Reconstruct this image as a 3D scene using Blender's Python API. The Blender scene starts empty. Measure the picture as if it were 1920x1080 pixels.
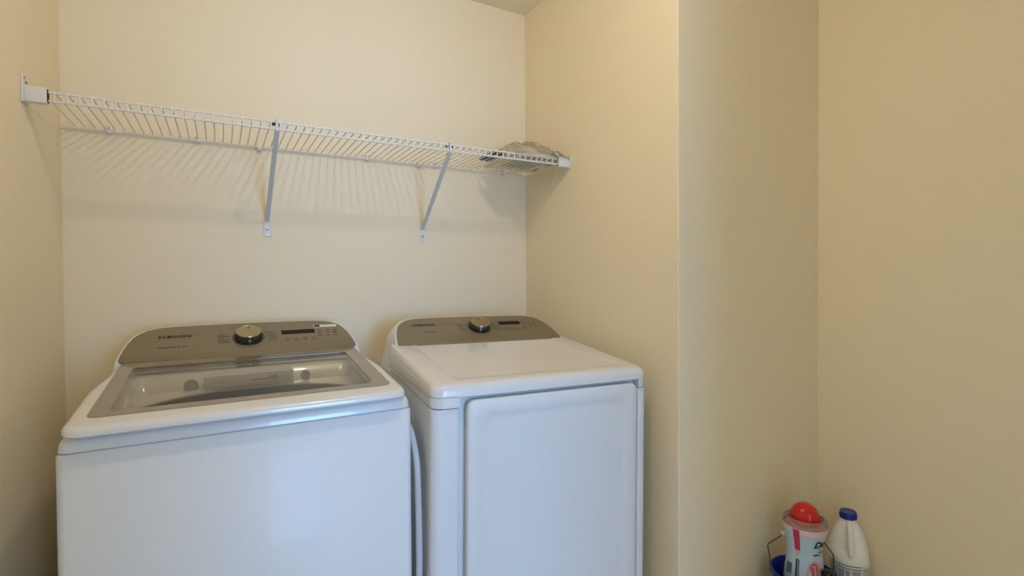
import bpy, math, random
from mathutils import Vector, Matrix, noise
random.seed(7)
scene = bpy.context.scene
COL = scene.collection
R = math.radians

# ------------------------------------------------------------------ camera
def make_camera():
    yaw, pitch, roll = R(29.6338), R(-0.8267), R(-0.3812)
    f_px, py = 956.93, 531.93
    fw = Vector((math.sin(yaw)*math.cos(pitch), math.cos(yaw)*math.cos(pitch), math.sin(pitch)))
    rt = Vector((math.cos(yaw), -math.sin(yaw), 0)); up = rt.cross(fw)
    r2 = rt*math.cos(roll) + up*math.sin(roll); u2 = up*math.cos(roll) - rt*math.sin(roll)
    cd = bpy.data.cameras.new('camera'); co = bpy.data.objects.new('camera', cd); COL.objects.link(co)
    m = Matrix((r2, u2, -fw)).transposed().to_4x4(); m.translation = Vector((-1.2019, -1.9822, 1.2667))
    co.matrix_world = m
    cd.sensor_width = 36; cd.sensor_fit = 'HORIZONTAL'; cd.lens = f_px/1920*36
    cd.shift_y = (py-540)/1920; cd.clip_start = .02
    scene.camera = co
make_camera()

# ------------------------------------------------------------------ world, lights, exposure
world = bpy.data.worlds.new('world'); scene.world = world; world.use_nodes = True
bg = world.node_tree.nodes['Background']; bg.inputs[0].default_value = (.72, .84, 1, 1); bg.inputs[1].default_value = .15
LAMP_COL = (1.0, .895, .735); LAMP_E = 272.0           # emission of the flush ceiling lamp's glass
def area(name, loc, rot, sx, sy, col, power):
    l = bpy.data.lights.new(name, 'AREA'); l.shape = 'RECTANGLE'; l.size = sx; l.size_y = sy; l.color = col; l.energy = power
    o = bpy.data.objects.new(name, l); COL.objects.link(o); o.location = loc; o.rotation_euler = rot
# daylight in the window of the next room, reaching in here through the open doorway
area('window_daylight', (-.52, -5.06, 1.30), (R(90), 0, 0), 1.0, 1.4, (.23, .50, 1.0), 84)
scene.cycles.max_bounces = 8; scene.cycles.diffuse_bounces = 6; scene.cycles.glossy_bounces = 3; scene.cycles.transmission_bounces = 3; scene.cycles.transparent_max_bounces = 6      # pale walls: light bounces many times
vs = scene.view_settings
vs.view_transform = 'Standard'; vs.look = 'None'; vs.gamma = 1; vs.use_curve_mapping = False; vs.exposure = 0.2

# ------------------------------------------------------------------ materials
MATS = {}
def mat(name, col, rough=.5, metal=0, bump=0, bscale=200, vary=0, vscale=6, emit=None, es=0, coat=0, spec=.5, trans=0, alpha=1):
    m = bpy.data.materials.new(name); m.use_nodes = True; nt = m.node_tree; b = nt.nodes['Principled BSDF']
    b.inputs['Base Color'].default_value = (*col, 1); b.inputs['Roughness'].default_value = rough; b.inputs['Metallic'].default_value = metal
    b.inputs['Coat Weight'].default_value = coat; b.inputs['Coat Roughness'].default_value = .05
    b.inputs['Specular IOR Level'].default_value = spec; b.inputs['Transmission Weight'].default_value = trans; b.inputs['Alpha'].default_value = alpha
    if emit: b.inputs['Emission Color'].default_value = (*emit, 1); b.inputs['Emission Strength'].default_value = es
    tc = nt.nodes.new('ShaderNodeTexCoord')
    if bump:
        n = nt.nodes.new('ShaderNodeTexNoise'); n.inputs['Scale'].default_value = bscale; n.inputs['Detail'].default_value = 3
        nt.links.new(tc.outputs['Object'], n.inputs['Vector'])
        bn = nt.nodes.new('ShaderNodeBump'); bn.inputs['Strength'].default_value = bump; bn.inputs['Distance'].default_value = .002
        nt.links.new(n.outputs['Fac'], bn.inputs['Height']); nt.links.new(bn.outputs[0], b.inputs['Normal'])
    if vary:
        n = nt.nodes.new('ShaderNodeTexNoise'); n.inputs['Scale'].default_value = vscale; n.inputs['Detail'].default_value = 4
        nt.links.new(tc.outputs['Object'], n.inputs['Vector'])
        mx = nt.nodes.new('ShaderNodeMix'); mx.data_type = 'RGBA'
        mx.inputs['A'].default_value = (*[c*(1-vary) for c in col], 1); mx.inputs['B'].default_value = (*[min(1, c*(1+vary)) for c in col], 1)
        nt.links.new(n.outputs['Fac'], mx.inputs['Factor']); nt.links.new(mx.outputs['Result'], b.inputs['Base Color'])
    MATS[name] = m; return m
mat('wall_paint', (.885, .778, .577), .75, bump=.12, bscale=260, vary=.015, vscale=2, spec=.25)
mat('ceiling_paint', (.88, .79, .62), .85, bump=.2, bscale=160, spec=.2)
mat('hall_paint', (.84, .79, .66), .85)
mat('floor_vinyl', (.80, .73, .62), .85, vary=.12, vscale=5)
mat('white_enamel', (.77, .78, .80), .44, coat=.07, vary=.01)
mat('gloss_enamel', (.77, .775, .785), .24, coat=.5, vary=.01)
mat('white_plastic', (.76, .755, .74), .32, vary=.01)
mat('vinyl_white_wire', (.80, .78, .72), .35, vary=.02)
mat('brace_shadow_grey', (.66, .68, .66), .4, vary=.03, vscale=30)  # white braces; the grey of their shadow is put into the colour
mat('steel_screw', (.55, .55, .55), .3, 1, vary=.05, vscale=80)
mat('dark_print', (.006, .005, .005), .7, vary=.05)
mat('faint_print', (.060, .048, .032), .6, vary=.05)
mat('display_glass', (.014, .005, .004), .35, vary=.05, spec=.15)
mat('chrome', (.50, .42, .26), .28, 1, vary=.04, vscale=60); mat('dark_chrome', (.16, .16, .17), .14, 1, vary=.03, vscale=60)
mat('black_gloss', (.01, .01, .012), .12, vary=.05)
mat('gap_shade', (.02, .02, .022), .8, vary=.05)  # near-black that paints the shade inside small openings
mat('drawer_shade', (.58, .57, .53), .5, vary=.03); mat('vent_grey', (.30, .29, .27), .6, vary=.05, vscale=90)
mat('drum_shaded_steel', (.115, .095, .05), .6, .3, vary=.05, vscale=20)  # shade inside the drum is put into this dark olive steel
mat('sticker_white', (.80, .79, .74), .5, vary=.02)
mat('hose_grey', (.55, .58, .62), .45, vary=.03, vscale=40)
mat('bucket_blue', (.012, .03, .30), .3, vary=.05, vscale=12)
mat('cap_red', (.62, .006, .012), .22, coat=.3, vary=.04, vscale=14)
mat('label_blue', (.50, .66, .82), .35, vary=.03, vscale=14)
mat('label_magenta', (.56, .02, .12), .3, vary=.06, vscale=40)
mat('label_pink', (.80, .36, .38), .4, vary=.08, vscale=60)
mat('rose_deep', (.48, .12, .12), .5, vary=.1, vscale=60)
mat('label_white', (.78, .79, .80), .4, vary=.02)
mat('label_navy', (.015, .022, .09), .4, vary=.04)
mat('label_greytext', (.36, .37, .38), .5, vary=.25, vscale=420)
mat('jug_white', (.90, .89, .87), .35, vary=.015, vscale=12)
mat('cap_blue', (.012, .028, .33), .3, vary=.05, vscale=30)
mat('band_pink', (.80, .58, .58), .4, vary=.1, vscale=50); mat('bead_pink', (.70, .50, .48), .4, bump=.6, bscale=350, vary=.2, vscale=120)
mat('handle_wire', (.11, .09, .06), .35, .8, vary=.1, vscale=60)
mat('grip_white', (.78, .76, .66), .5, vary=.03, vscale=40)
mat('step_wood', (.45, .33, .2), .6, vary=.15, vscale=18)
mat('packet_navy', (.02, .03, .09), .3, vary=.2, vscale=40)
mat('paper_pale', (.84, .83, .78), .6, vary=.05, vscale=30)
mat('cloth_tan', (.85, .71, .57), .8, bump=.3, bscale=300, vary=.1, vscale=30)
mat('lamp_glass', (.9, .88, .8), .4, emit=LAMP_COL, es=LAMP_E)
mat('lamp_metal', (.6, .55, .45), .3, 1)

def brushed(name, col):        # brushed bronze plastic of the control panels: fine streaks along X
    m = mat(name, col, .34, .35, coat=.25); nt = m.node_tree; b = nt.nodes['Principled BSDF']
    tc = nt.nodes.new('ShaderNodeTexCoord'); mp = nt.nodes.new('ShaderNodeMapping'); mp.inputs['Scale'].default_value = (4, 900, 900)
    n = nt.nodes.new('ShaderNodeTexNoise'); n.inputs['Scale'].default_value = 1; n.inputs['Detail'].default_value = 2
    mx = nt.nodes.new('ShaderNodeMix'); mx.data_type = 'RGBA'
    mx.inputs['A'].default_value = (*[c*.93 for c in col], 1); mx.inputs['B'].default_value = (*[c*1.07 for c in col], 1)
    nt.links.new(tc.outputs['Object'], mp.inputs[0]); nt.links.new(mp.outputs[0], n.inputs['Vector'])
    nt.links.new(n.outputs['Fac'], mx.inputs['Factor']); nt.links.new(mx.outputs['Result'], b.inputs['Base Color'])
brushed('panel_bronze', (.25, .205, .130))
mat('glass_border', (.255, .21, .145), .10, coat=.5, vary=.01)

def clear(name, tint, gloss_rough, fres_ior=1.5, veil=None, veil_amt=0):
    m = bpy.data.materials.new(name); m.use_nodes = True; nt = m.node_tree; nt.nodes.clear()
    out = nt.nodes.new('ShaderNodeOutputMaterial'); t = nt.nodes.new('ShaderNodeBsdfTransparent'); t.inputs[0].default_value = (*tint, 1)
    g = nt.nodes.new('ShaderNodeBsdfGlossy'); g.inputs['Roughness'].default_value = gloss_rough; g.inputs['Color'].default_value = (1, 1, 1, 1)
    fr = nt.nodes.new('ShaderNodeFresnel'); fr.inputs[0].default_value = fres_ior
    base = t
    if veil:
        d = nt.nodes.new('ShaderNodeBsdfPrincipled'); d.inputs['Base Color'].default_value = (*veil, 1); d.inputs['Roughness'].default_value = .5
        mv = nt.nodes.new('ShaderNodeMixShader'); mv.inputs[0].default_value = veil_amt
        nt.links.new(t.outputs[0], mv.inputs[1]); nt.links.new(d.outputs[0], mv.inputs[2]); base = mv
    mx = nt.nodes.new('ShaderNodeMixShader')
    nt.links.new(fr.outputs[0], mx.inputs[0]); nt.links.new(base.outputs[0], mx.inputs[1]); nt.links.new(g.outputs[0], mx.inputs[2])
    nt.links.new(mx.outputs[0], out.inputs[0]); MATS[name] = m
clear('lid_pane', (.92, .90, .82), .02)
clear('bottle_clear', (.93, .80, .80), .06, 1.45, (.75, .45, .45), .25)
clear('bag_film', (.93, .92, .90), .12, 1.4, (.86, .82, .76), .20)

# ------------------------------------------------------------------ mesh helpers
class MB:
    def __init__(s): s.v = []; s.f = []
    def add(s, vs, fs):
        o = len(s.v); s.v += [tuple(v) for v in vs]; s.f += [tuple(i+o for i in f) for f in fs]; return s
    def box(s, x0, x1, y0, y1, z0, z1, b=0):
        if b:
            def rg(i, z): return [(x, y, z) for x, y in rr(x0+i, x1-i, y0+i, y1-i, max(b-i, b*.2), 3)]
            return s.loft([rg(b*.6, z0), rg(b*.15, z0+b*.3), rg(0, z0+b), rg(0, z1-b), rg(b*.15, z1-b*.3), rg(b*.6, z1)], True, True)
        return s.add([(x0,y0,z0),(x1,y0,z0),(x1,y1,z0),(x0,y1,z0),(x0,y0,z1),(x1,y0,z1),(x1,y1,z1),(x0,y1,z1)],
                     [(3,2,1,0),(4,5,6,7),(0,1,5,4),(1,2,6,5),(2,3,7,6),(3,0,4,7)])
    def loft(s, rings, c0=False, c1=False, closed=True):
        n = len(rings[0]); vs = [p for r in rings for p in r]; fs = []
        for k in range(len(rings)-1):
            for i in range(n if closed else n-1):
                j = (i+1) % n; fs.append((k*n+i, k*n+j, (k+1)*n+j, (k+1)*n+i))
        if c0: fs.append(tuple(reversed(range(n))))
        if c1: fs.append(tuple(range((len(rings)-1)*n, len(rings)*n)))
        return s.add(vs, fs)
    def tube(s, pts, r, n=8, caps=True):
        pts = [Vector(p) for p in pts]; rings = []; prev = None
        rs = r if isinstance(r, (list, tuple)) else [r]*len(pts)
        for i, p in enumerate(pts):
            t = (pts[min(i+1, len(pts)-1)] - pts[max(i-1, 0)]).normalized()
            if prev is None:
                a = Vector((0, 0, 1)) if abs(t.z) < .9 else Vector((1, 0, 0)); u = t.cross(a).normalized()
            else: u = (prev - t*prev.dot(t)).normalized()
            w = t.cross(u); prev = u
            rings.append([p + (u*math.cos(2*math.pi*k/n) + w*math.sin(2*math.pi*k/n))*rs[i] for k in range(n)])
        return s.loft(rings, caps, caps)
    def lathe(s, prof, c=(0, 0, 0), n=32, c0=True, c1=True, M=None):
        rings = []
        for r, z in prof:
            ring = [Vector((r*math.cos(2*math.pi*k/n), r*math.sin(2*math.pi*k/n), z)) for k in range(n)]
            if M: ring = [M @ p for p in ring]
            rings.append([p + Vector(c) for p in ring])
        return s.loft(rings, c0, c1)
    def build(s, name, m, parent=None, smooth=35, loc=None):
        me = bpy.data.meshes.new(name); me.from_pydata(s.v, [], s.f); me.validate()
        import bmesh
        bm = bmesh.new(); bm.from_mesh(me); bmesh.ops.recalc_face_normals(bm, faces=bm.faces); bm.to_mesh(me); bm.free()
        if smooth:
            for p in me.polygons: p.use_smooth = True
            me.set_sharp_from_angle(angle=R(smooth))
        me.materials.append(MATS[m] if isinstance(m, str) else m)
        return link(name, me, parent, loc)
def link(name, me, parent=None, loc=None):
    o = bpy.data.objects.new(name, me); COL.objects.link(o)
    if parent: o.parent = parent
    if loc: o.location = loc
    return o
def rr(x0, x1, y0, y1, r, n=6):
    pts = []
    for cx, cy, a in ((x1-r, y0+r, -90), (x1-r, y1-r, 0), (x0+r, y1-r, 90), (x0+r, y0+r, 180)):
        for k in range(n+1):
            t = R(a+90*k/n); pts.append((cx+r*math.cos(t), cy+r*math.sin(t)))
    return pts
def rrs(x0, x1, y0, y1, r, n=6, m=10):      # rounded rectangle with extra points along its sides
    p = rr(x0, x1, y0, y1, r, n); out = []; k = n+1
    for c in range(4):
        out += p[c*k:(c+1)*k]; a = p[(c+1)*k-1]; b = p[((c+1) % 4)*k]
        out += [(a[0]+(b[0]-a[0])*i/(m+1), a[1]+(b[1]-a[1])*i/(m+1)) for i in range(1, m+1)]
    return out
def tag(o, label, cat, group=None, kind=None):
    if kind: o['kind'] = kind
    if label: o['label'] = label
    if cat: o['category'] = cat
    if group: o['group'] = group
    return o
def thing(name, label, cat, loc=(0, 0, 0), rot=(0, 0, 0), group=None):
    o = bpy.data.objects.new(name, None); COL.objects.link(o); o.location = loc; o.rotation_euler = rot; o.empty_display_size = .05
    return tag(o, label, cat, group)
def struct(name, mb, m, parent=None):
    o = mb.build(name, m, parent, smooth=0)
    if not parent: o['kind'] = 'structure'
    return o
def text_verts(s, size, offset=0, shear=0, xs=1, space=1.0):
    c = bpy.data.curves.new('lettering', 'FONT'); c.body = s; c.size = size; c.offset = offset; c.shear = shear; c.align_x = 'LEFT'
    c.resolution_u = 3; c.space_character = space
    o = bpy.data.objects.new('lettering', c); COL.objects.link(o)
    bpy.context.view_layer.update()
    me = o.evaluated_get(bpy.context.evaluated_depsgraph_get()).to_mesh()
    vs = [(v.co.x*xs, v.co.y) for v in me.vertices]; fs = [tuple(p.vertices) for p in me.polygons]
    bpy.data.objects.remove(o); bpy.data.curves.remove(c)
    return vs, fs

# ------------------------------------------------------------------ the room
W, DEP, X2, H, RY = 1.6114, .8885, .7384, 2.44, -2.62
struct('floor', MB().box(-W-.12, X2+.12, RY-2.6, .12, -.08, 0), 'floor_vinyl')
struct('ceiling', MB().box(-W-.12, X2+.12, RY-2.6, .12, H, H+.08), 'ceiling_paint')
struct('wall_back', MB().box(-W-.12, .12, 0, .12, 0, H), 'wall_paint')
struct('wall_left', MB().box(-W-.12, -W, RY, 0, 0, H), 'wall_paint')
def alcove_wall():
    pts = [(0, 0)] + [(.004-.004*math.cos(R(a)), -DEP+.004-.004*math.sin(R(a))) for a in (0, 30, 60, 90)] + [(X2, -DEP), (X2, -DEP+.06), (.12, -DEP+.06), (.12, 0)]
    return MB().loft([[(x, y, 0) for x, y in pts], [(x, y, H) for x, y in pts]], True, True)
struct('wall_alcove', alcove_wall(), 'wall_paint')
struct('wall_right', MB().box(X2, X2+.12, RY, -DEP+.06, 0, H), 'wall_paint')
DX0, DX1, DH = -.98, -.28, 2.03                      # doorway behind the camera
struct('wall_rear', MB().box(-W-.12, DX0, RY-.12, RY, 0, H).box(DX1, X2+.12, RY-.12, RY, 0, H).box(DX0, DX1, RY-.12, RY, DH, H), 'wall_paint')
struct('trim_1', MB().box(DX0-.06, DX0, RY, RY+.015, 0, DH+.06).box(DX1, DX1+.06, RY, RY+.015, 0, DH+.06).box(DX0, DX1, RY, RY+.015, DH, DH+.06), 'white_plastic')
struct('wall_hall_left', MB().box(-W-.12, -W, RY-2.6, RY-.12, 0, H), 'hall_paint')
struct('wall_hall_right', MB().box(X2, X2+.12, RY-2.6, RY-.12, 0, H), 'hall_paint')
wx0, wx1, wz0, wz1 = -1.04, 0, .57, 2.03
struct('wall_hall_far', MB().box(-W, wx0, -5.22, -5.10, 0, H).box(wx1, X2, -5.22, -5.10, 0, H).box(wx0, wx1, -5.22, -5.10, 0, wz0).box(wx0, wx1, -5.22, -5.10, wz1, H), 'hall_paint')

# ------------------------------------------------------------------ flush ceiling lamp
lamp = thing('ceiling_lamp', 'round glass ceiling lamp on a short stem in front of the laundry alcove', 'lamp', (-.81, -1.25, H))
MB().lathe([(.065, 0), (.065, -.012), (.05, -.02), (.01, -.024)], n=40).build('base_plate', 'lamp_metal', lamp)
MB().lathe([(.008, -.02), (.008, -.05)], n=12).build('stem', 'lamp_metal', lamp)
MB().lathe([(.010, -.045), (.021, -.051), (.028, -.062), (.0305, -.078), (.028, -.094), (.019, -.106), (.006, -.111)], n=20).build('glass_globe', 'lamp_glass', lamp, 80)

# ------------------------------------------------------------------ appliances
PA = R(26)                                              # slope of the control panels
def make_console(root, cx, yb, zb, washer):
    """white housing + bronze panel.  panel coords: s across, t up the slope"""
    def P(s, t, n=0): return (cx+s, yb + t*math.cos(PA) - n*math.sin(PA), zb + t*math.sin(PA) + n*math.cos(PA))
    half = [(.300, -.004), (.3125, .010), (.3110, .030), (.3065, .060), (.3000, .092), (.2900, .122), (.2780, .142), (.2600, .158), (.2360, .168), (.2000, .1735), (.1200, .176), (0, .1768)]
    out = [(-s, t) for s, t in half] + [(s, t) for s, t in reversed(half[:-1])]       # left bottom -> top -> right bottom
    # housing: outline grown by 5 mm, pushed straight back, flaring out below the panel
    grown = []
    for s, t in out[1:-1]:
        k = 1 + .006/.31; grown.append((s*k, t+.0045 if t > .1 else t))
    yk = yb + (.19 if washer else .155)
    low = [(-.321, zb-.012), (-.3265, zb-.035), (-.334, zb-.060), (-.341, zb-.085)]
    front, back = [], []
    for s, z in reversed(low): front.append((cx+s, yb+.004, z)); back.append((cx+s, yk, z))
    for s, t in grown:
        p = P(s, t, -.003); front.append(p); back.append((p[0], yk, p[2]-.004))
    for s, z in low: front.append((cx-s, yb+.004, z)); back.append((cx-s, yk, z))
    mid = [((a[0]), a[1]+.008, a[2]+.002 if 3 < i < len(front)-4 else a[2]) for i, a in enumerate(front)]
    MB().loft([front, mid, back], True, True).build('console_housing', 'white_plastic', root, 40)
    r0 = [P(s, t, -.004) for s, t in out]; r1 = [P(s, t, .0005) for s, t in out]
    r2 = [P(s*.995, .087+(t-.087)*.985, .0016) for s, t in out]
    panel = MB().loft([r0, r1, r2], False, True).build('control_panel', 'panel_bronze', root, 30)
    N = .0020
    def quad(mb, s0, s1, t0, t1, n=N): mb.add([P(s0, t0, n), P(s1, t0, n), P(s1, t1, n), P(s0, t1, n)], [(0, 1, 2, 3)])
    def slab(mb, s0, s1, t0, t1, n):
        a = [P(s0, t0, .001), P(s1, t0, .001), P(s1, t1, .001), P(s0, t1, .001)]; b = [P(s0, t0, n), P(s1, t0, n), P(s1, t1, n), P(s0, t1, n)]
        mb.loft([a, b], False, True)
    # logo
    vs, fs = text_verts('S\u039bMSUNG', .0180, .0008, 0, 1.0, 1.28)
    wtxt = max(v[0] for v in vs); k = .082/wtxt
    s0 = -.231 if washer else -.238
    t0 = .1085 if washer else .118
    lg = MB().add([P(s0+x*k, t0+y, N) for x, y in vs], fs).build('logo_lettering', 'dark_print', panel, 0)
    lg['label'] = 'black capital lettering on the bronze panel'
    pm = MB()
    if washer:
        for a, b in ((-.228, -.186), (-.182, -.174), (-.170, -.158)): quad(pm, a, b, .0555, .0595)
    else:
        quad(pm, -.205, -.160, .074, .078)
    kt, ks = (.088, .002) if washer else (.098, .008)      # knob centre
    for i, (a, b) in enumerate(((-.083, -.062), (-.083, -.049), (-.083, -.064), (-.083, -.050), (-.083, -.051))):
        quad(pm, ks+a, ks+b, kt+.0225-i*.0115, kt+.0255-i*.0115)
    for i, (a, b) in enumerate(((.046, .076), (.052, .078), (.048, .079), (.054, .082), (.055, .082))):
        quad(pm, ks+a, ks+b, kt+.0225-i*.0115, kt+.0250-i*.0115)
    pm.build('cycle_print', 'faint_print', panel, 0)['kind'] = 'stuff'
    bt = MB()
    d0, d1, dt0, dt1 = (.097, .197, .094, .117) if washer else (.095, .185, .108, .130)
    for i in range(4):
        c = d0+.014+i*.026; quad(bt, c-.007, c+.006, dt0-.028, dt0-.0255); quad(bt, c-.006, c+.007, dt0-.038, dt0-.035)
    for j in range(3):
        for i in range(3):
            c = d1+.016+i*.024-j*.001; t = dt1-.012-j*.016
            if j == 0 and washer: t -= .002
            quad(bt, c-.007, c+.006, t, t+.0035)
    bt.build('button_print', 'faint_print', panel, 0)['kind'] = 'stuff'
    dm = MB(); slab(dm, d0, d1, dt0, dt1, .0024); dm.build('display_window', 'display_glass', panel, 0)
    if washer:
        st = MB(); slab(st, .198, .271, .1270, .1405, .0023); stk = st.build('energy_sticker', 'sticker_white', panel, 0); stk['label'] = 'small white sticker with a black square'
        sb = MB(); quad(sb, .200, .217, .1285, .1392, .0026); sb.build('sticker_mark', 'dark_print', panel, 0)
    # knob: chrome dial in a dark ring
    Mk = Matrix.Rotation(PA, 4, 'X'); c = P(ks, kt, .0015)
    ring = MB().lathe([(.0445, 0), (.0445, .0012), (.0425, .0012), (.0425, 0)], c, 40, False, False, Mk).build('knob_ring', 'black_gloss', panel)
    MB().lathe([(.0375, 0), (.0372, .010), (.0365, .019), (.0352, .0222)], c, 40, True, False, Mk).build('knob_skirt', 'dark_chrome', panel, 30)
    MB().lathe([(.0354, .0220), (.0345, .0234), (.0335, .0237), (.0325, .0230)], c, 40, True, True, Mk).build('knob', 'chrome', panel, 30)
    MB().lathe([(.0400, 0), (.0400, .0035), (.0383, .0045)], c, 40, True, False, Mk).build('knob_base', 'black_gloss', panel, 30)
    MB().add([P(ks-.0012, kt+.012, .0256), P(ks+.0012, kt+.012, .0256), P(ks+.0012, kt+.029, .0256), P(ks-.0012, kt+.029, .0256)], [(0, 1, 2, 3)]).build('knob_pointer', 'faint_print', panel, 0)

WD = .686
def make_washer():
    t = thing('washing_machine', 'white top loading washing machine with bronze framed glass lid, beside the left wall', 'washer', (-1.4765, -.745, 0))
    def ring(i, z, r=.014): return [(x, y, z) for x, y in rr(i, WD-i, i, .69-i, r, 4)]
    MB().loft([ring(.01, .03), ring(0, .04), ring(0, .933), ring(.0025, .937), ring(.010, .9385)], True, False).build('cabinet', 'white_enamel', t)
    # top cover: collar, sloping deck edge, funnel down to the drum mouth
    SL = .11
    def tap(x, y):
        u = min(1, max(0, (y-.20)/.22)); return .343 + (x-.343)*(1-.066*u*u*(3-2*u))
    def zr(pts, base, sl, taper=1): return [(tap(x, y) if taper else x, y, base + sl*max(0, y)) for x, y in pts]
    n = 12
    rings = [zr(rrs(.012, WD-.012, .012, .675, .02, n), .934, 0, 0), zr(rrs(.0015, WD-.0015, .0015, .684, .02, n), .9405, 0, 0), zr(rrs(.003, WD-.003, .003, .682, .022, n), .9560, .015, 0),
             zr(rrs(.010, WD-.010, .010, .678, .025, n), .9645, SL*.75), zr(rrs(.024, WD-.024, .022, .60, .03, n), .9660, SL*.93),
             zr(rrs(.050, WD-.050, .048, .408, .03, n), .9655, SL, 0), zr(rrs(.062, WD-.062, .056, .398, .03, n), .9635, SL*.9, 0), zr(rrs(.076, WD-.076, .060, .384, .035, n), .9645, 0, 0)]
    # drum mouth: same vertex count, matched by angle
    last = rings[-1]; cx, cy = .343, .16; mouth = []
    for x, y, z in last:
        a = math.atan2((y-cy)/.16, (x-cx)/.243); ry = .205 if math.sin(a) > 0 else .085
        mouth.append((cx+.258*math.cos(a), cy+ry*math.sin(a), .9632))
    rings += [mouth, [(x, y, .9590) for x, y, z in mouth]]
    MB().loft(rings).build('top_cover', 'gloss_enamel', t, 40)
    dm = [(cx+(x-cx)*1.005, y, .9600) for x, y, z in mouth]
    MB().loft([dm, [(x, y, .60) for x, y, z in dm]], False, True).build('drum', 'drum_shaded_steel', t)
    # dispenser drawer on the rear wall of the recess
    d = MB().box(.232, .452, .352, .40, .958, 1.003, .004).build('dispenser_drawer', 'white_plastic', t)
    MB().box(.272, .412, .3508, .353, .966, .977, .0008).build('drawer_grip', 'drawer_shade', d)['label'] = 'shaded grip slot of the drawer'
    pm = MB()
    for x0, x1, z in ((.270, .275, .989), (.262, .283, .984), (.345, .412, .984), (.385, .410, .988), (.390, .41, .992)): pm.box(x0, x1, .3513, .3522, z, z+.0010)
    pm.build('drawer_print', 'faint_print', d, 0)['kind'] = 'stuff'
    Mv = Matrix.Rotation(R(90), 4, 'X')
    for x, r, z in ((.1995, .0175, .976), (.489, .012, .979)):
        MB().lathe([(r, -.02), (r, .004), (r*.85, .006), (r*.8, .004)], (x, .386, z), 24, True, True, Mv).build('vent_cap', 'vent_grey', t)
    # lid
    def lz(y, o=0): return .9915 + .1055*y + o
    def lr(x0, x1, y0, y1, r, o, taper=0): return [(tap(x, y) if taper else x, y, lz(y, o)) for x, y in rrs(x0, x1, y0, y1, r, 8)]
    ox0, ox1, oy0, oy1 = .0095, .6700, -.022, .462
    wx0, wx1, wy0, wy1 = .072, .606, .062, .402
    def lo(i, j, r, o): return lr(ox0+i, ox1-i, oy0+j, oy1, r, o, 1)
    L = [lr(wx0-.004, wx1+.004, wy0-.004, wy1+.004, .018, -.018), lo(.02, .02, .03, -.0205), lo(.006, .006, .032, -.0200), lo(0, 0, .034, -.0155), lo(0, 0, .034, -.0095),
         lo(.002, .002, .033, -.0045), lo(.007, .008, .030, -.001), lo(.014, .016, .028, 0), lr(.041, .645, .036, .460, .020, 0), lr(wx0-.004, wx1+.004, wy0-.004, wy1+.004, .018, -.001)]
    L.append(L[0])
    lid = MB().loft(L).build('lid', 'gloss_enamel', t, 40)
    G = [lr(.0395, .6455, .0335, .459, .020, .0002), lr(.0400, .6450, .0340, .4585, .020, .0014), lr(wx0, wx1, wy0, wy1, .015, .0014), lr(wx0, wx1, wy0, wy1, .015, -.003)]
    MB().loft(G).build('glass_border', 'glass_border', lid)['label'] = 'bronze tinted border of the lid glass'
    MB().loft([lr(wx0, wx1, wy0, wy1, .015, .0002), lr(wx0+.003, wx1-.003, wy0+.003, wy1-.003, .013, .0010)], False, True).build('lid_pane', 'lid_pane', lid)['label'] = 'clear glass pane showing the dispenser inside'
    make_console(t, .343, .462, 1.043, True)
    return t
make_washer()

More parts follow.
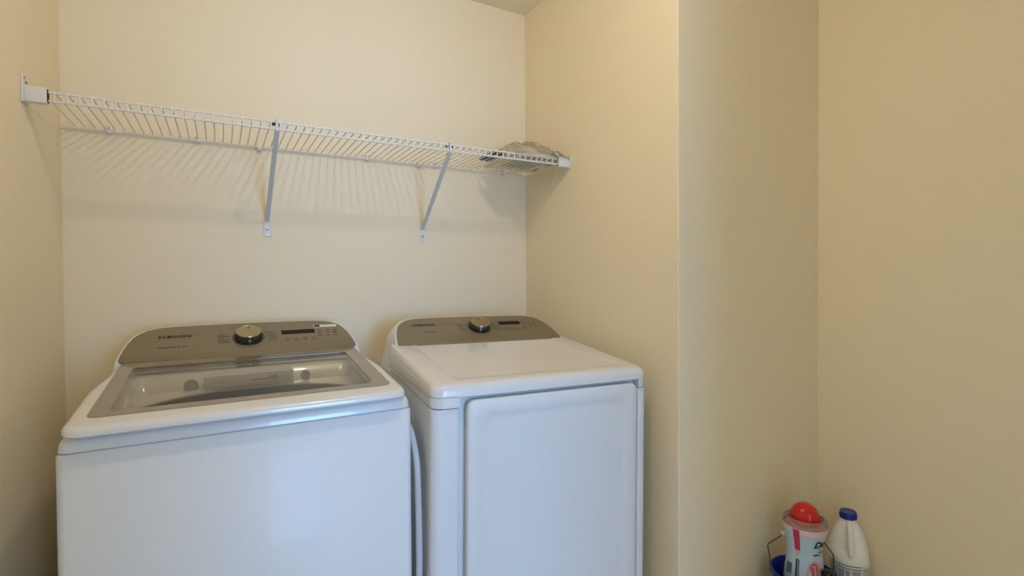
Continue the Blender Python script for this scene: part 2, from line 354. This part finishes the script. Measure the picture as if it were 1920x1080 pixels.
def make_dryer():
    t = thing('clothes_dryer', 'white front door clothes dryer with bronze control panel, between washer and right wall', 'dryer', (-.7640, -.785, .0096), (0, R(.8), R(-3.2)))
    YB, YT, w = .605, .50, WD
    c0, c1 = .072, .650                                   # door recess
    def arc(cx, cy, r, a0, a1, n=6): return [(cx+r*math.cos(R(a0+(a1-a0)*k/n)), cy+r*math.sin(R(a0+(a1-a0)*k/n))) for k in range(n+1)]
    plan = arc(.022, .022, .022, 180, 270) + arc(c0-.008, .008, .008, 270, 360, 4) + [(c0, .026), (c1, .026)] + arc(c1+.008, .008, .008, 180, 270, 4) + arc(w-.022, .022, .022, 270, 360) + [(w, YB), (0, YB)]
    zs, SK = .925, .06                                    # the seam climbs a little towards the back
    MB().loft([[(x, y, .03) for x, y in plan], [(x, y, zs-.002+SK*max(0, y)) for x, y in plan]], True, True).build('cabinet', 'white_enamel', t)
    # top cover
    SL = .105
    def zr(i, z, sl, r, x0=0, y0=-.004, n=8): return [(x, y, z + sl*max(0, y)) for x, y in rr(x0+i, w-x0-i, y0+i, YT-i*.2, r, n)]
    T = [zr(.004, .9490, .03, .030), zr(0, .9520, .03, .034), zr(0, .9660, .05, .034), zr(.0025, .9755, SL*.8, .034), zr(.008, .9815, SL, .034), zr(.016, .9845, SL, .034), zr(.026, .9855, SL, .034)]
    e = lambda i, z: [(x, y, z + SL*max(0, y)) for x, y in rr(.066+i, .622-i, .036+i, .445, .035, 8)]
    T += [e(0, .9855), e(.004, .9848), e(.010, .9836), e(.013, .9833)]
    mb = MB().loft(T, True, True)
    path = [(x, y) for x, y in rr(0, w, -.004, YT, .034, 8)]
    # skirt round the sides, stopping at the door recess on the front
    ring = path[0:0]
    right = [(c1-.0, -.004)] + [p for p in path[0:18]]            # front right -> right side -> back
    left = [p for p in path[18:36]] + [(c0, -.004)]
    sk = right + left
    inner = [(min(max(x, .02), w-.02), min(max(y, .026), YT-.02)) for x, y in sk]
    mb.loft([[(x, y, .9505+.03*max(0, y)) for x, y in inner], [(x, y, zs+.001+SK*max(0, y)) for x, y in inner], [(x, y, zs+.001+SK*max(0, y)) for x, y in sk], [(x, y, .954+.03*max(0, y)) for x, y in sk]], closed=False)
    for p, q in ((sk[0], inner[0]), (sk[-1], inner[-1])):
        mb.add([(*p, zs+.001), (*q, zs+.001), (*q, .9505), (*p, .9505)], [(0, 1, 2, 3)])
    mb.build('top_cover', 'gloss_enamel', t, 40)
    # door
    x0, x1, z0, z1 = .0930, .6440, .12, .9410
    def dr(i, y, r): return [(x, y, z) for x, z in rr(x0+i, x1-i, z0+i, z1-i, r, 8)]
    D = [dr(.004, .024, .018), dr(0, .012, .022), dr(0, .002, .022), dr(.0015, -.002, .021), dr(.005, -.0045, .020), dr(.034, -.0050, .030), dr(.044, -.0010, .034), dr(.054, .0008, .034)]
    MB().loft(D, True, True).build('door', 'white_enamel', t, 40)['label'] = 'white dryer door with a shallow dished panel'
    MB().box(c0+.003, c1-.001, .0245, .0258, .06, .948).build('recess_back', 'white_plastic', t, 0)
    make_console(t, .338, .440, 1.031, False)
make_dryer()

hp = [(-.777, -.60, .85), (-.776, -.645, .875), (-.7755, -.690, .862), (-.775, -.732, .80), (-.775, -.742, .72), (-.775, -.746, .617), (-.775, -.744, .50), (-.776, -.72, .3), (-.777, -.64, .12), (-.778, -.5, .02)]
def smooth_path(p, n=6):
    p = [Vector(q) for q in p]; o = []
    for i in range(len(p)-1):
        a, b, c, d = p[max(i-1, 0)], p[i], p[i+1], p[min(i+2, len(p)-1)]
        for k in range(n):
            t = k/n; o.append(.5*((2*b)+(c-a)*t+(2*a-5*b+4*c-d)*t*t+(3*b-a-3*c+d)*t**3))
    return o+[p[-1]]
tag(MB().tube(smooth_path(hp), .0085, 10).build('drain_hose', 'hose_grey', None, 60), 'pale grey hose hanging in the gap between washer and dryer', 'hose')

# ------------------------------------------------------------------ wire shelf
ZS, SD, DZ = 1.724, .332, .021
sh = thing('wire_shelf', 'long white wire shelf spanning the wall above washer and dryer', 'shelf', (-W/2, 0, ZS))
L2 = W/2
MB().tube([(-L2+.004, -SD, 0), (L2-.004, -SD, 0)], .0031, 8).build('front_top_rail', 'vinyl_white_wire', sh)
MB().tube([(-L2+.004, -SD-.001, -DZ), (L2-.004, -SD-.001, -DZ)], .0034, 8).build('front_bottom_rail', 'vinyl_white_wire', sh)
MB().tube([(-L2+.004, -.012, -.0045), (L2-.004, -.012, -.0045)], .0034, 8).build('back_rail', 'vinyl_white_wire', sh)
wm = None
NW = 64; step = (W-.07)/NW
for i in range(NW+1):
    x = -L2+.035+i*step
    if wm is None:
        o = MB().tube([(0, -.009, 0), (0, -SD+.006, 0), (0, -SD-.002, -.0008), (0, -SD-.0046, -.005), (0, -SD-.0046, -DZ-.003)], .0019, 6).build('deck_wire', 'vinyl_white_wire', sh, 60); wm = o.data; o.location.x = x
    else:
        link('deck_wire', wm, sh, (x, 0, 0))

def end_bracket(side, label):
    # side -1 = left wall, +1 = right wall
    t = thing('shelf_end_bracket', label, 'bracket', (-W if side < 0 else 0, -SD, ZS), group='plastic shelf end brackets')
    s = -side
    def bx(mb, p, q, *r, **k): return mb.box(min(p*s, q*s), max(p*s, q*s), *r, **k)
    ln = .046 if side < 0 else .056
    bx(MB(), .003, ln, -.010, .010, -.030, .009, b=.004).build('sleeve', 'white_plastic', t)
    bx(MB(), ln-.001, ln+.001, -.007, .007, -.026, .005).build('sleeve_mouth_shade', 'gap_shade', t, 0)  # dark slab painted as the shade inside the open sleeve end
    bx(MB(), 0, .005, -.016, .030, -.032, .014, b=.0018).build('wall_plate', 'white_plastic', t)
    bx(MB(), 0, .004, -.014, .004, .012, .036 if side < 0 else .019, b=.0015).build('screw_tab', 'white_plastic', t)
    Ms = Matrix.Rotation(R(90*s), 4, 'Y')
    for y, z in (((-.005, .027), (.012, .020)) if side < 0 else ((-.006, .012),)):
        MB().lathe([(.0038, 0), (.0036, .0055), (.002, .0068)], (0, y, z), 12, True, True, Ms).build('screw', 'steel_screw', t)
end_bracket(-1, 'white plastic end bracket holding the shelf on the left wall')
end_bracket(1, 'white plastic end bracket holding the shelf on the right wall beside the bag')

def brace(xt, xb, zb, label):
    t = thing('shelf_brace', label, 'brace', (xb, 0, zb), group='diagonal shelf braces')
    a = Vector((0, -.006, .022)); b = Vector((xt-xb, -SD-.001, ZS-DZ-zb-.004)); d = (b-a).normalized()
    wv = Vector((1, 0, 0)); wv = (wv - d*wv.dot(d)).normalized(); nv = d.cross(wv)
    hw, ht = .0068, .004
    def sec(p): return [p+wv*x+nv*y for x, y in ((-hw, -ht), (hw, -ht), (hw, ht), (hw-.0016, ht), (hw-.0016, -ht+.0016), (-hw+.0016, -ht+.0016), (-hw+.0016, ht), (-hw, ht))]
    MB().loft([sec(a), sec(b)], True, True).build('strut', 'brace_shadow_grey', t, 0)
    MB().box(-.011, .011, -.004, 0, -.034, .014, .0015).build('wall_plate', 'white_plastic', t)
    MB().lathe([(.0055, 0), (.005, .003), (.002, .0045)], (0, -.004, -.008), 14, True, True, Matrix.Rotation(R(90), 4, 'X')).build('screw', 'steel_screw', t)
    hx = b.x
    MB().box(hx-.0035, hx+.0035, -SD-.010, -SD-.006, ZS-DZ-zb-.006, ZS-zb+.007, .001).box(hx-.0035, hx+.0035, -SD-.010, -SD+.008, ZS-zb+.0035, ZS-zb+.0065, .001).build('hook', 'brace_shadow_grey', t, 0)
    MB().box(hx-.013, hx-.004, -SD-.004, -SD+.004, -.0, .006).build('hook_gap_shade', 'gap_shade', t, 0, ).location = (0, 0, ZS-zb-.010)  # solid dark blocks painted as shade in the gaps beside the hook
    MB().box(hx+.004, hx+.011, -SD-.004, -SD+.004, -.0, .006).build('hook_gap_shade', 'gap_shade', t, 0).location = (0, 0, ZS-zb-.010)
brace(-1.055, -1.061, 1.446, 'white diagonal shelf brace, its shadow painted grey, above the washing machine')
brace(-.508, -.4925, 1.440, 'white diagonal shelf brace, its shadow painted grey, above the dryer')

clips = [(-1.493, 1), (-1.264, 1), (-1.083, 0), (-.712, 1), (-.506, 0), (-.4376, 1), (-.122, 1)]
ords = ['leftmost', 'second from the left', 'third from the left', 'fourth from the left', 'fifth from the left', 'sixth from the left', 'rightmost, under the bag']
for (x, up), od in zip(clips, ords):
    c = thing('wall_clip', 'small white wall clip on the shelf back rail, ' + od, 'clip', (x, 0, ZS-.004), group='wall clips of the wire shelf')
    z = .010 if up else -.010
    MB().box(-.007, .007, -.017, 0, -.007+min(z, 0)*.6, .007+max(z, 0)*.6, .002).build('clip_body', 'white_plastic', c)
    MB().lathe([(.0042, 0), (.004, .002), (.0015, .003)], (0, -.017, z*.7), 12, True, True, Matrix.Rotation(R(90), 4, 'X')).build('screw', 'steel_screw', c)

# things on the shelf: a clear bag with folded contents
def bag():
    n, m = 56, 30; mb = MB(); vs = []; fs = []
    x0, x1, y0, y1 = -.248, -.004, -.350, -.055
    def top(u, v):
        e = min(u, 1-u, v, 1-v); h = .046*math.exp(-((u-.42)/.26)**2)*math.exp(-((v-.55)/.36)**2) + .032
        k = noise.noise(Vector((u*7, v*6, 1.3)))*.016 + abs(noise.noise(Vector((u*15, v*13, 4.1))))*.014
        return max(.001, (h+k)*min(1, e*7)+.0008)
    for j in range(m+1):
        for i in range(n+1):
            u, v = i/n, j/m; wob = noise.noise(Vector((u*5, v*5, 9)))*.008
            vs.append((x0+(x1-x0)*u+wob*(u < .97)*(1 if u > .02 else .5), y0+(y1-y0)*v+wob*.8, top(u, v)))
    k = len(vs)
    for j in range(m+1):
        for i in range(n+1): x, y, z = vs[j*(n+1)+i]; vs.append((x, y, 0))
    for j in range(m):
        for i in range(n):
            a = j*(n+1)+i; fs.append((a, a+1, a+n+2, a+n+1)); fs.append((k+a, k+a+n+1, k+a+n+2, k+a+1))
    for i in range(n): fs.append((i, k+i, k+i+1, i+1)); a = m*(n+1)+i; fs.append((a, a+1, k+a+1, k+a))
    for j in range(m): a = j*(n+1); fs.append((a, a+n+1, k+a+n+1, k+a)); a += n; fs.append((a, k+a, k+a+n+1, a+n+1))
    return mb.add(vs, fs)
ZT = ZS+.002
tag(bag().build('plastic_bag', 'bag_film', None, 60, (0, 0, ZT)), 'crumpled clear plastic bag at the right end of the wire shelf', 'bag')
def puff(w, d, h, seed, amp=.1):
    mb = MB(); rings = []
    pts = rr(-w/2, w/2, -d/2, d/2, min(w, d)*.25, 5)
    for k, (sc_, z) in enumerate(((.9, 0), (1, h*.25), (1, h*.6), (.88, h*.9), (.5, h))):
        rings.append([(x*sc_*(1+amp*noise.noise(Vector((x*20, y*20, seed)))), y*sc_*(1+amp*noise.noise(Vector((y*20, x*20, seed+3)))), z*(1+(amp*2.5*noise.noise(Vector((x*25, y*25, seed+7))) if z > h*.5 else 0))) for x, y in pts])
    return mb.loft(rings, True, True)
tag(puff(.056, .15, .012, 1, .03).build('dark_packet', 'packet_navy', None, 50, (-.284, -.225, ZT+.0015)), 'flat dark navy packet on the shelf at the left edge of the bag', 'packet')
tag(puff(.150, .22, .020, 2, .05).build('folded_booklet', 'paper_pale', None, 50, (-.116, -.205, ZT+.001)), 'pale folded papers lying in the bag on the shelf', 'papers')
tag(puff(.115, .13, .034, 5, .22).build('folded_cloth', 'cloth_tan', None, 60, (-.125, -.200, ZT+.0225)), 'rumpled tan cloth in the bag on the shelf', 'cloth')

# ------------------------------------------------------------------ corner: step, bucket, bottle, jug
ST = .18
s_ = thing('low_step', 'low wooden step in the corner under the blue bucket', 'step', (.53, -1.02, 0))
MB().box(-.20, .20, -.125, .125, ST-.02, ST, .003).build('tread', 'step_wood', s_)
for sx in (-1, 1): MB().box(sx*.17-.01, sx*.17+.01, -.115, .115, 0, ST-.02, .002).build('side_panel', 'step_wood', s_)

BX, BY = .423, -1.0225
bk = thing('bucket', 'small blue plastic bucket with a wire handle in the corner', 'bucket', (BX, BY, ST))
RIM = .308-ST
MB().lathe([(.080, 0), (.082, .002), (.0915, RIM-.022), (.0955, RIM-.020), (.0970, RIM-.004), (.0960, RIM), (.0925, RIM), (.0905, RIM-.006), (.0800, .006), (.0001, .006)], n=48, c0=True, c1=False).build('pail', 'bucket_blue', bk)
toC = Vector((-1.2019-BX, -1.9822-BY, 0)).normalized(); RT = Vector((-toC.y, toC.x, 0))
if RT.dot(Vector((math.cos(R(29.6)), -math.sin(R(29.6)), 0))) < 0: RT = -RT
def bp(u, d, z): return RT*u + toC*d + Vector((0, 0, z-ST))
# wire bail standing up behind the bottle
hw = [bp(-.097, -.01, .285), bp(-.098, -.012, .305), bp(-.099, -.018, .322), bp(-.106, -.022, .350), bp(-.104, -.026, .358), bp(-.062, -.052, .387), bp(-.058, -.054, .394), bp(.030, -.070, .405), bp(.045, -.068, .400), bp(.080, -.052, .362), bp(.084, -.054, .352), bp(.084, -.056, .305), bp(.083, -.056, .285)]
MB().tube(hw, .0019, 8).build('handle_wire', 'handle_wire', bk, 60)
MB().tube([bp(-.066, -.052, .390), bp(.026, -.070, .409)], .0085, 14).build('handle_grip', 'grip_white', bk)
for s in (-1, 1): MB().lathe([(.011, 0), (.011, .004), (.004, .006)], bp(s*.094, -.01, .285) if s < 0 else bp(.081, -.054, .285), 14, True, True, Vector((0, 0, 1)).rotation_difference(RT*s).to_matrix().to_4x4()).build('handle_lug', 'bucket_blue', bk)

# surface of revolution helper for wrapped print.  phi = 0 faces the camera side, + to the right
class Rev:
    def __init__(s, prof, flat=1.0): s.p = prof; s.flat = flat
    def r(s, z):
        p = s.p
        if z <= p[0][1]: return p[0][0]
        for (r0, z0), (r1, z1) in zip(p, p[1:]):
            if z <= z1: return r0+(r1-r0)*(z-z0)/max(1e-9, z1-z0)
        return p[-1][0]
    def P(s, phi, z, o=0):
        r = s.r(z)+o; return toC*(r*math.cos(phi)*s.flat) + RT*(r*math.sin(phi)) + Vector((0, 0, z))
    def patch(s, mb, p0, p1, z0, z1, o=.0008, n=6, m=6, fn=None):
        vs = []
        for j in range(m+1):
            for i in range(n+1):
                phi = p0+(p1-p0)*i/n; z = z0+(z1-z0)*j/m
                if fn: phi, z = fn(phi, z)
                vs.append(s.P(phi, z, o))
        return mb.add(vs, [(j*(n+1)+i, j*(n+1)+i+1, (j+1)*(n+1)+i+1, (j+1)*(n+1)+i) for j in range(m) for i in range(n)])
    def body(s, mb, n=48, c0=True, c1=True):
        return mb.loft([[s.P(2*math.pi*k/n, z) for k in range(n)] for r, z in s.p], c0, c1)
def spl(pts, n=4):
    v = smooth_path([(r, 0, z) for r, z in pts], n); return [(p.x, p.z) for p in v]

bt = thing('scent_bead_bottle', 'pale blue laundry bead bottle with red cap standing in the blue bucket', 'bottle', (BX+.003, BY+.002, ST+.0062))
bt.rotation_euler = (0, R(1.2), 0)
z0 = ST+.006
prof = [(r, z-z0) for r, z in spl([(.052, .188), (.057, .21), (.0595, .25), (.0575, .30), (.0525, .345), (.0505, .375), (.0530, .405), (.0590, .432), (.0630, .450), (.0635, .461)], 4)]
rv = Rev(prof); rv.body(MB(), 48, True, False).build('bottle_body', 'label_blue', bt, 60)
up_ = Rev([(r, z-z0) for r, z in spl([(.0637, .4595), (.0642, .468), (.0625, .476), (.0575, .4815), (.0520, .4835)], 4)])
MB().loft([[up_.P(2*math.pi*k/48, z) for k in range(48)] for r, z in up_.p], False, False).build('clear_shoulder', 'bottle_clear', bt, 60)
MB().lathe([(.0605, .450-z0), (.0605, .4560-z0), (.050, .459-z0)], n=32).build('scent_beads', 'bead_pink', bt, 60)
cz = .468-z0
def capring(r, z, tilt): return [(r*math.cos(2*math.pi*k/32), r*math.sin(2*math.pi*k/32), z) for k in range(32)]
cp = [(.0415, 0), (.0440, .003), (.0445, .010), (.0435, .022), (.0400, .034), (.0335, .0435), (.0300, .0465), (.0200, .0545), (.0100, .058), (.001, .059)]
capv = []
for r, z in cp:
    ring = []
    for k in range(48):
        a = 2*math.pi*k/48; facet = 1-.05*max(0, math.cos(4*a))*min(1, z/.03)*(1 if z < .045 else 0)
        ring.append(toC*(r*facet*math.cos(a)) + RT*(r*facet*math.sin(a)+.10*z*0) + Vector((0, 0, cz+z)))
    capv.append(ring)
cap = MB().loft(capv, True, True).build('cap', 'cap_red', bt, 28); cap['label'] = 'glossy red domed cap'
lab = MB(); rv.patch(lab, R(-31), R(-13.5), .390-z0, .458-z0, .0010); lab.build('level_window', 'label_magenta', bt, 60)
lab = MB(); rv.patch(lab, R(-30), R(-15), .370-z0, .390-z0, .0010, fn=lambda p, z: (R(-22.5)+(p-R(-22.5))*max(.25, (z+z0-.366)/.024), z)); lab.build('window_tip', 'label_pink', bt, 60)
lab = MB(); rv.patch(lab, R(-85), R(88),   .4440-z0, .4605-z0, .0006, 24, 3, fn=lambda p, z: (p, z if z+z0 > .45 else z - .004*math.sin(p*1.3))); lab.build('pink_band', 'band_pink', bt, 60)
# picture of a rose
lab = MB()
def rose(p, z): return p, z
def ell(mb, pc, zc, rp, rz, o, turn=0, n=20):
    vs = [rv.P(R(pc), zc-z0, o)]
    for k in range(n):
        a = 2*math.pi*k/n; x, y = rp*math.cos(a), rz*math.sin(a)
        xr = x*math.cos(turn)-y*900*math.sin(turn); yr = x/900*math.sin(turn)+y*math.cos(turn)
        vs.append(rv.P(R(pc+xr), zc-z0+yr, o))
    mb.add(vs, [(0, 1+k, 1+(k+1) % n) for k in range(n)])
ell(lab, 33, .318, 27, .046, .0010); ell(lab, 12, .290, 22, .022, .0010); lab.build('rose_print', 'label_pink', bt, 60)
lab = MB()
for pc, zc, rp, rz in ((30, .340, 13, .018), (38, .315, 9, .026), (24, .307, 4, .026)): ell(lab, pc, zc, rp, rz, .0016)
lab.build('rose_petals', 'rose_deep', bt, 60)
lab = MB()
for pc, zc, rp, rz in ((33, .327, 3, .020), (42, .311, 2.2, .022), (20, .315, 1.6, .024), (29, .348, 7, .003)): ell(lab, pc, zc, rp, rz, .0021)
lab.build('rose_highlights', 'label_pink', bt, 60)
# lettering wrapped round the bottle
vs, fs = text_verts('Downy', .030, .0008, .25)
MB().add([rv.P(R(27)+x/.0520, .4060-z0+y, .0012) for x, y in vs], fs).build('name_lettering', 'dark_print', bt, 0)
lab = MB()
rv.patch(lab, R(29), R(52), .3800-z0, .3835-z0, .0012, 6, 1); rv.patch(lab, R(46), R(70), .3885-z0, .3915-z0, .0012, 6, 1); rv.patch(lab, R(44), R(62), .3990-z0, .4005-z0, .0012, 6, 1)
lab.build('small_print', 'label_navy', bt, 0)
lab = MB()
rv.patch(lab, R(-26), R(-21.5), .270-z0, .362-z0, .0011, 1, 8); rv.patch(lab, R(-18.5), R(-16), .292-z0, .361-z0, .0011, 1, 8)
for k in range(9):
    a = -62+k*2.6; rv.patch(lab, R(a), R(a+(1.5 if k % 3 else .8)), .304-z0, .338-z0, .0011, 1, 2, fn=lambda p, z: (p, z+.12*(p-R(-62))*.06))
lab.build('barcode_print', 'dark_print', bt, 0)

# dark bottle cap peeking over the rim
db = thing('dark_bottle', 'small glossy black bottle in the blue bucket beside the pale blue bottle', 'bottle', tuple(Vector((BX, BY, ST+.0062)) + RT*.0655 + toC*.030))
MB().lathe([(.0125, 0), (.0135, .004), (.0135, .108), (.011, .121), (.011, .127)], n=24).build('bottle_body', 'black_gloss', db)
MB().lathe([(.0165, .127), (.0180, .131), (.0180, .148), (.015, .154), (.007, .157)], n=24).build('cap', 'black_gloss', db, 25)

# bleach jug
jg = thing('bleach_jug', 'white bleach jug with blue cap standing by the right wall', 'jug', (.664, -1.034, ST))
jp = [(r, z-ST) for r, z in spl([(.056, .1805), (.0605, .186), (.062, .20), (.0625, .285), (.0615, .305), (.058, .330), (.050, .362), (.040, .390), (.030, .410), (.0225, .420), (.0205, .428), (.0205, .438)], 4)]
jr = Rev(jp)
rings = []
for r, z in jr.p:
    ring = []
    for k in range(64):
        a = 2*math.pi*k/64; aa = (a+math.pi) % (2*math.pi)-math.pi
        d = 0
        zz = z+ST
        if zz > .312:
            env = min(1, (zz-.312)/.02)*min(1, max(0, (.425-zz))/.03)
            for c, wd in ((-20, 26), (30, 15)): d += .24*math.exp(-((math.degrees(aa)-c)/wd)**2)*env
        ring.append(jr.P(a, z, -d*r))
    rings.append(ring)
MB().loft(rings, True, True).build('jug_body', 'jug_white', jg, 60)
hpts = [jr.P(R(4), z-ST, o) for z, o in ((.418, -.004), (.410, .000), (.395, .0015), (.375, .001), (.350, -.0005), (.332, -.002), (.318, -.006), (.308, -.012))]
MB().tube(smooth_path(hpts, 4), .0088, 12).build('handle', 'jug_white', jg, 60)
MB().lathe([(.0225, .4275-ST), (.0250, .4285-ST), (.0252, .4450-ST), (.0243, .4500-ST), (.0235, .4512-ST), (.0215, .4505-ST)], n=36).build('cap', 'cap_blue', jg, 30)
cr = MB()
for k in range(36):
    a = 2*math.pi*k/36; cr.box(-.0006, .0006, -.0006, .0006, .430-ST, .444-ST); v = cr.v[-8:]; cr.v[-8:] = [(x+.0253*math.cos(a), y+.0253*math.sin(a), z) for x, y, z in v]
cr.build('cap_ribs', 'cap_blue', jg, 0)
lab = MB(); jr.patch(lab, R(-62), R(88), .190-ST, .2935-ST, .0006, 24, 6); lb = lab.build('label', 'label_white', jg, 60)
lab = MB()
for z, h in ((.2885, .0022), (.2790, .0024), (.2395, .0024)): jr.patch(lab, R(-60), R(33), z-ST, z+h-ST, .0010, 16, 1)
lab.build('label_lines', 'label_navy', lb, 0)
lab = MB()
for a0, a1 in ((-55, -47), (-44, -32), (-29, -13), (-9, 2), (7, 31)): jr.patch(lab, R(a0), R(a1), .2445-ST, .2750-ST, .0010, 4, 3)
for z in (.2800, .2740, .2680, .2610, .2550, .2480): jr.patch(lab, R(38), R(72), z-ST, z+.0034-ST, .0010, 6, 1)
jr.patch(lab, R(-55), R(31), .2000-ST, .2350-ST, .0010, 12, 2)
lab.build('label_text', 'label_greytext', lb, 0)
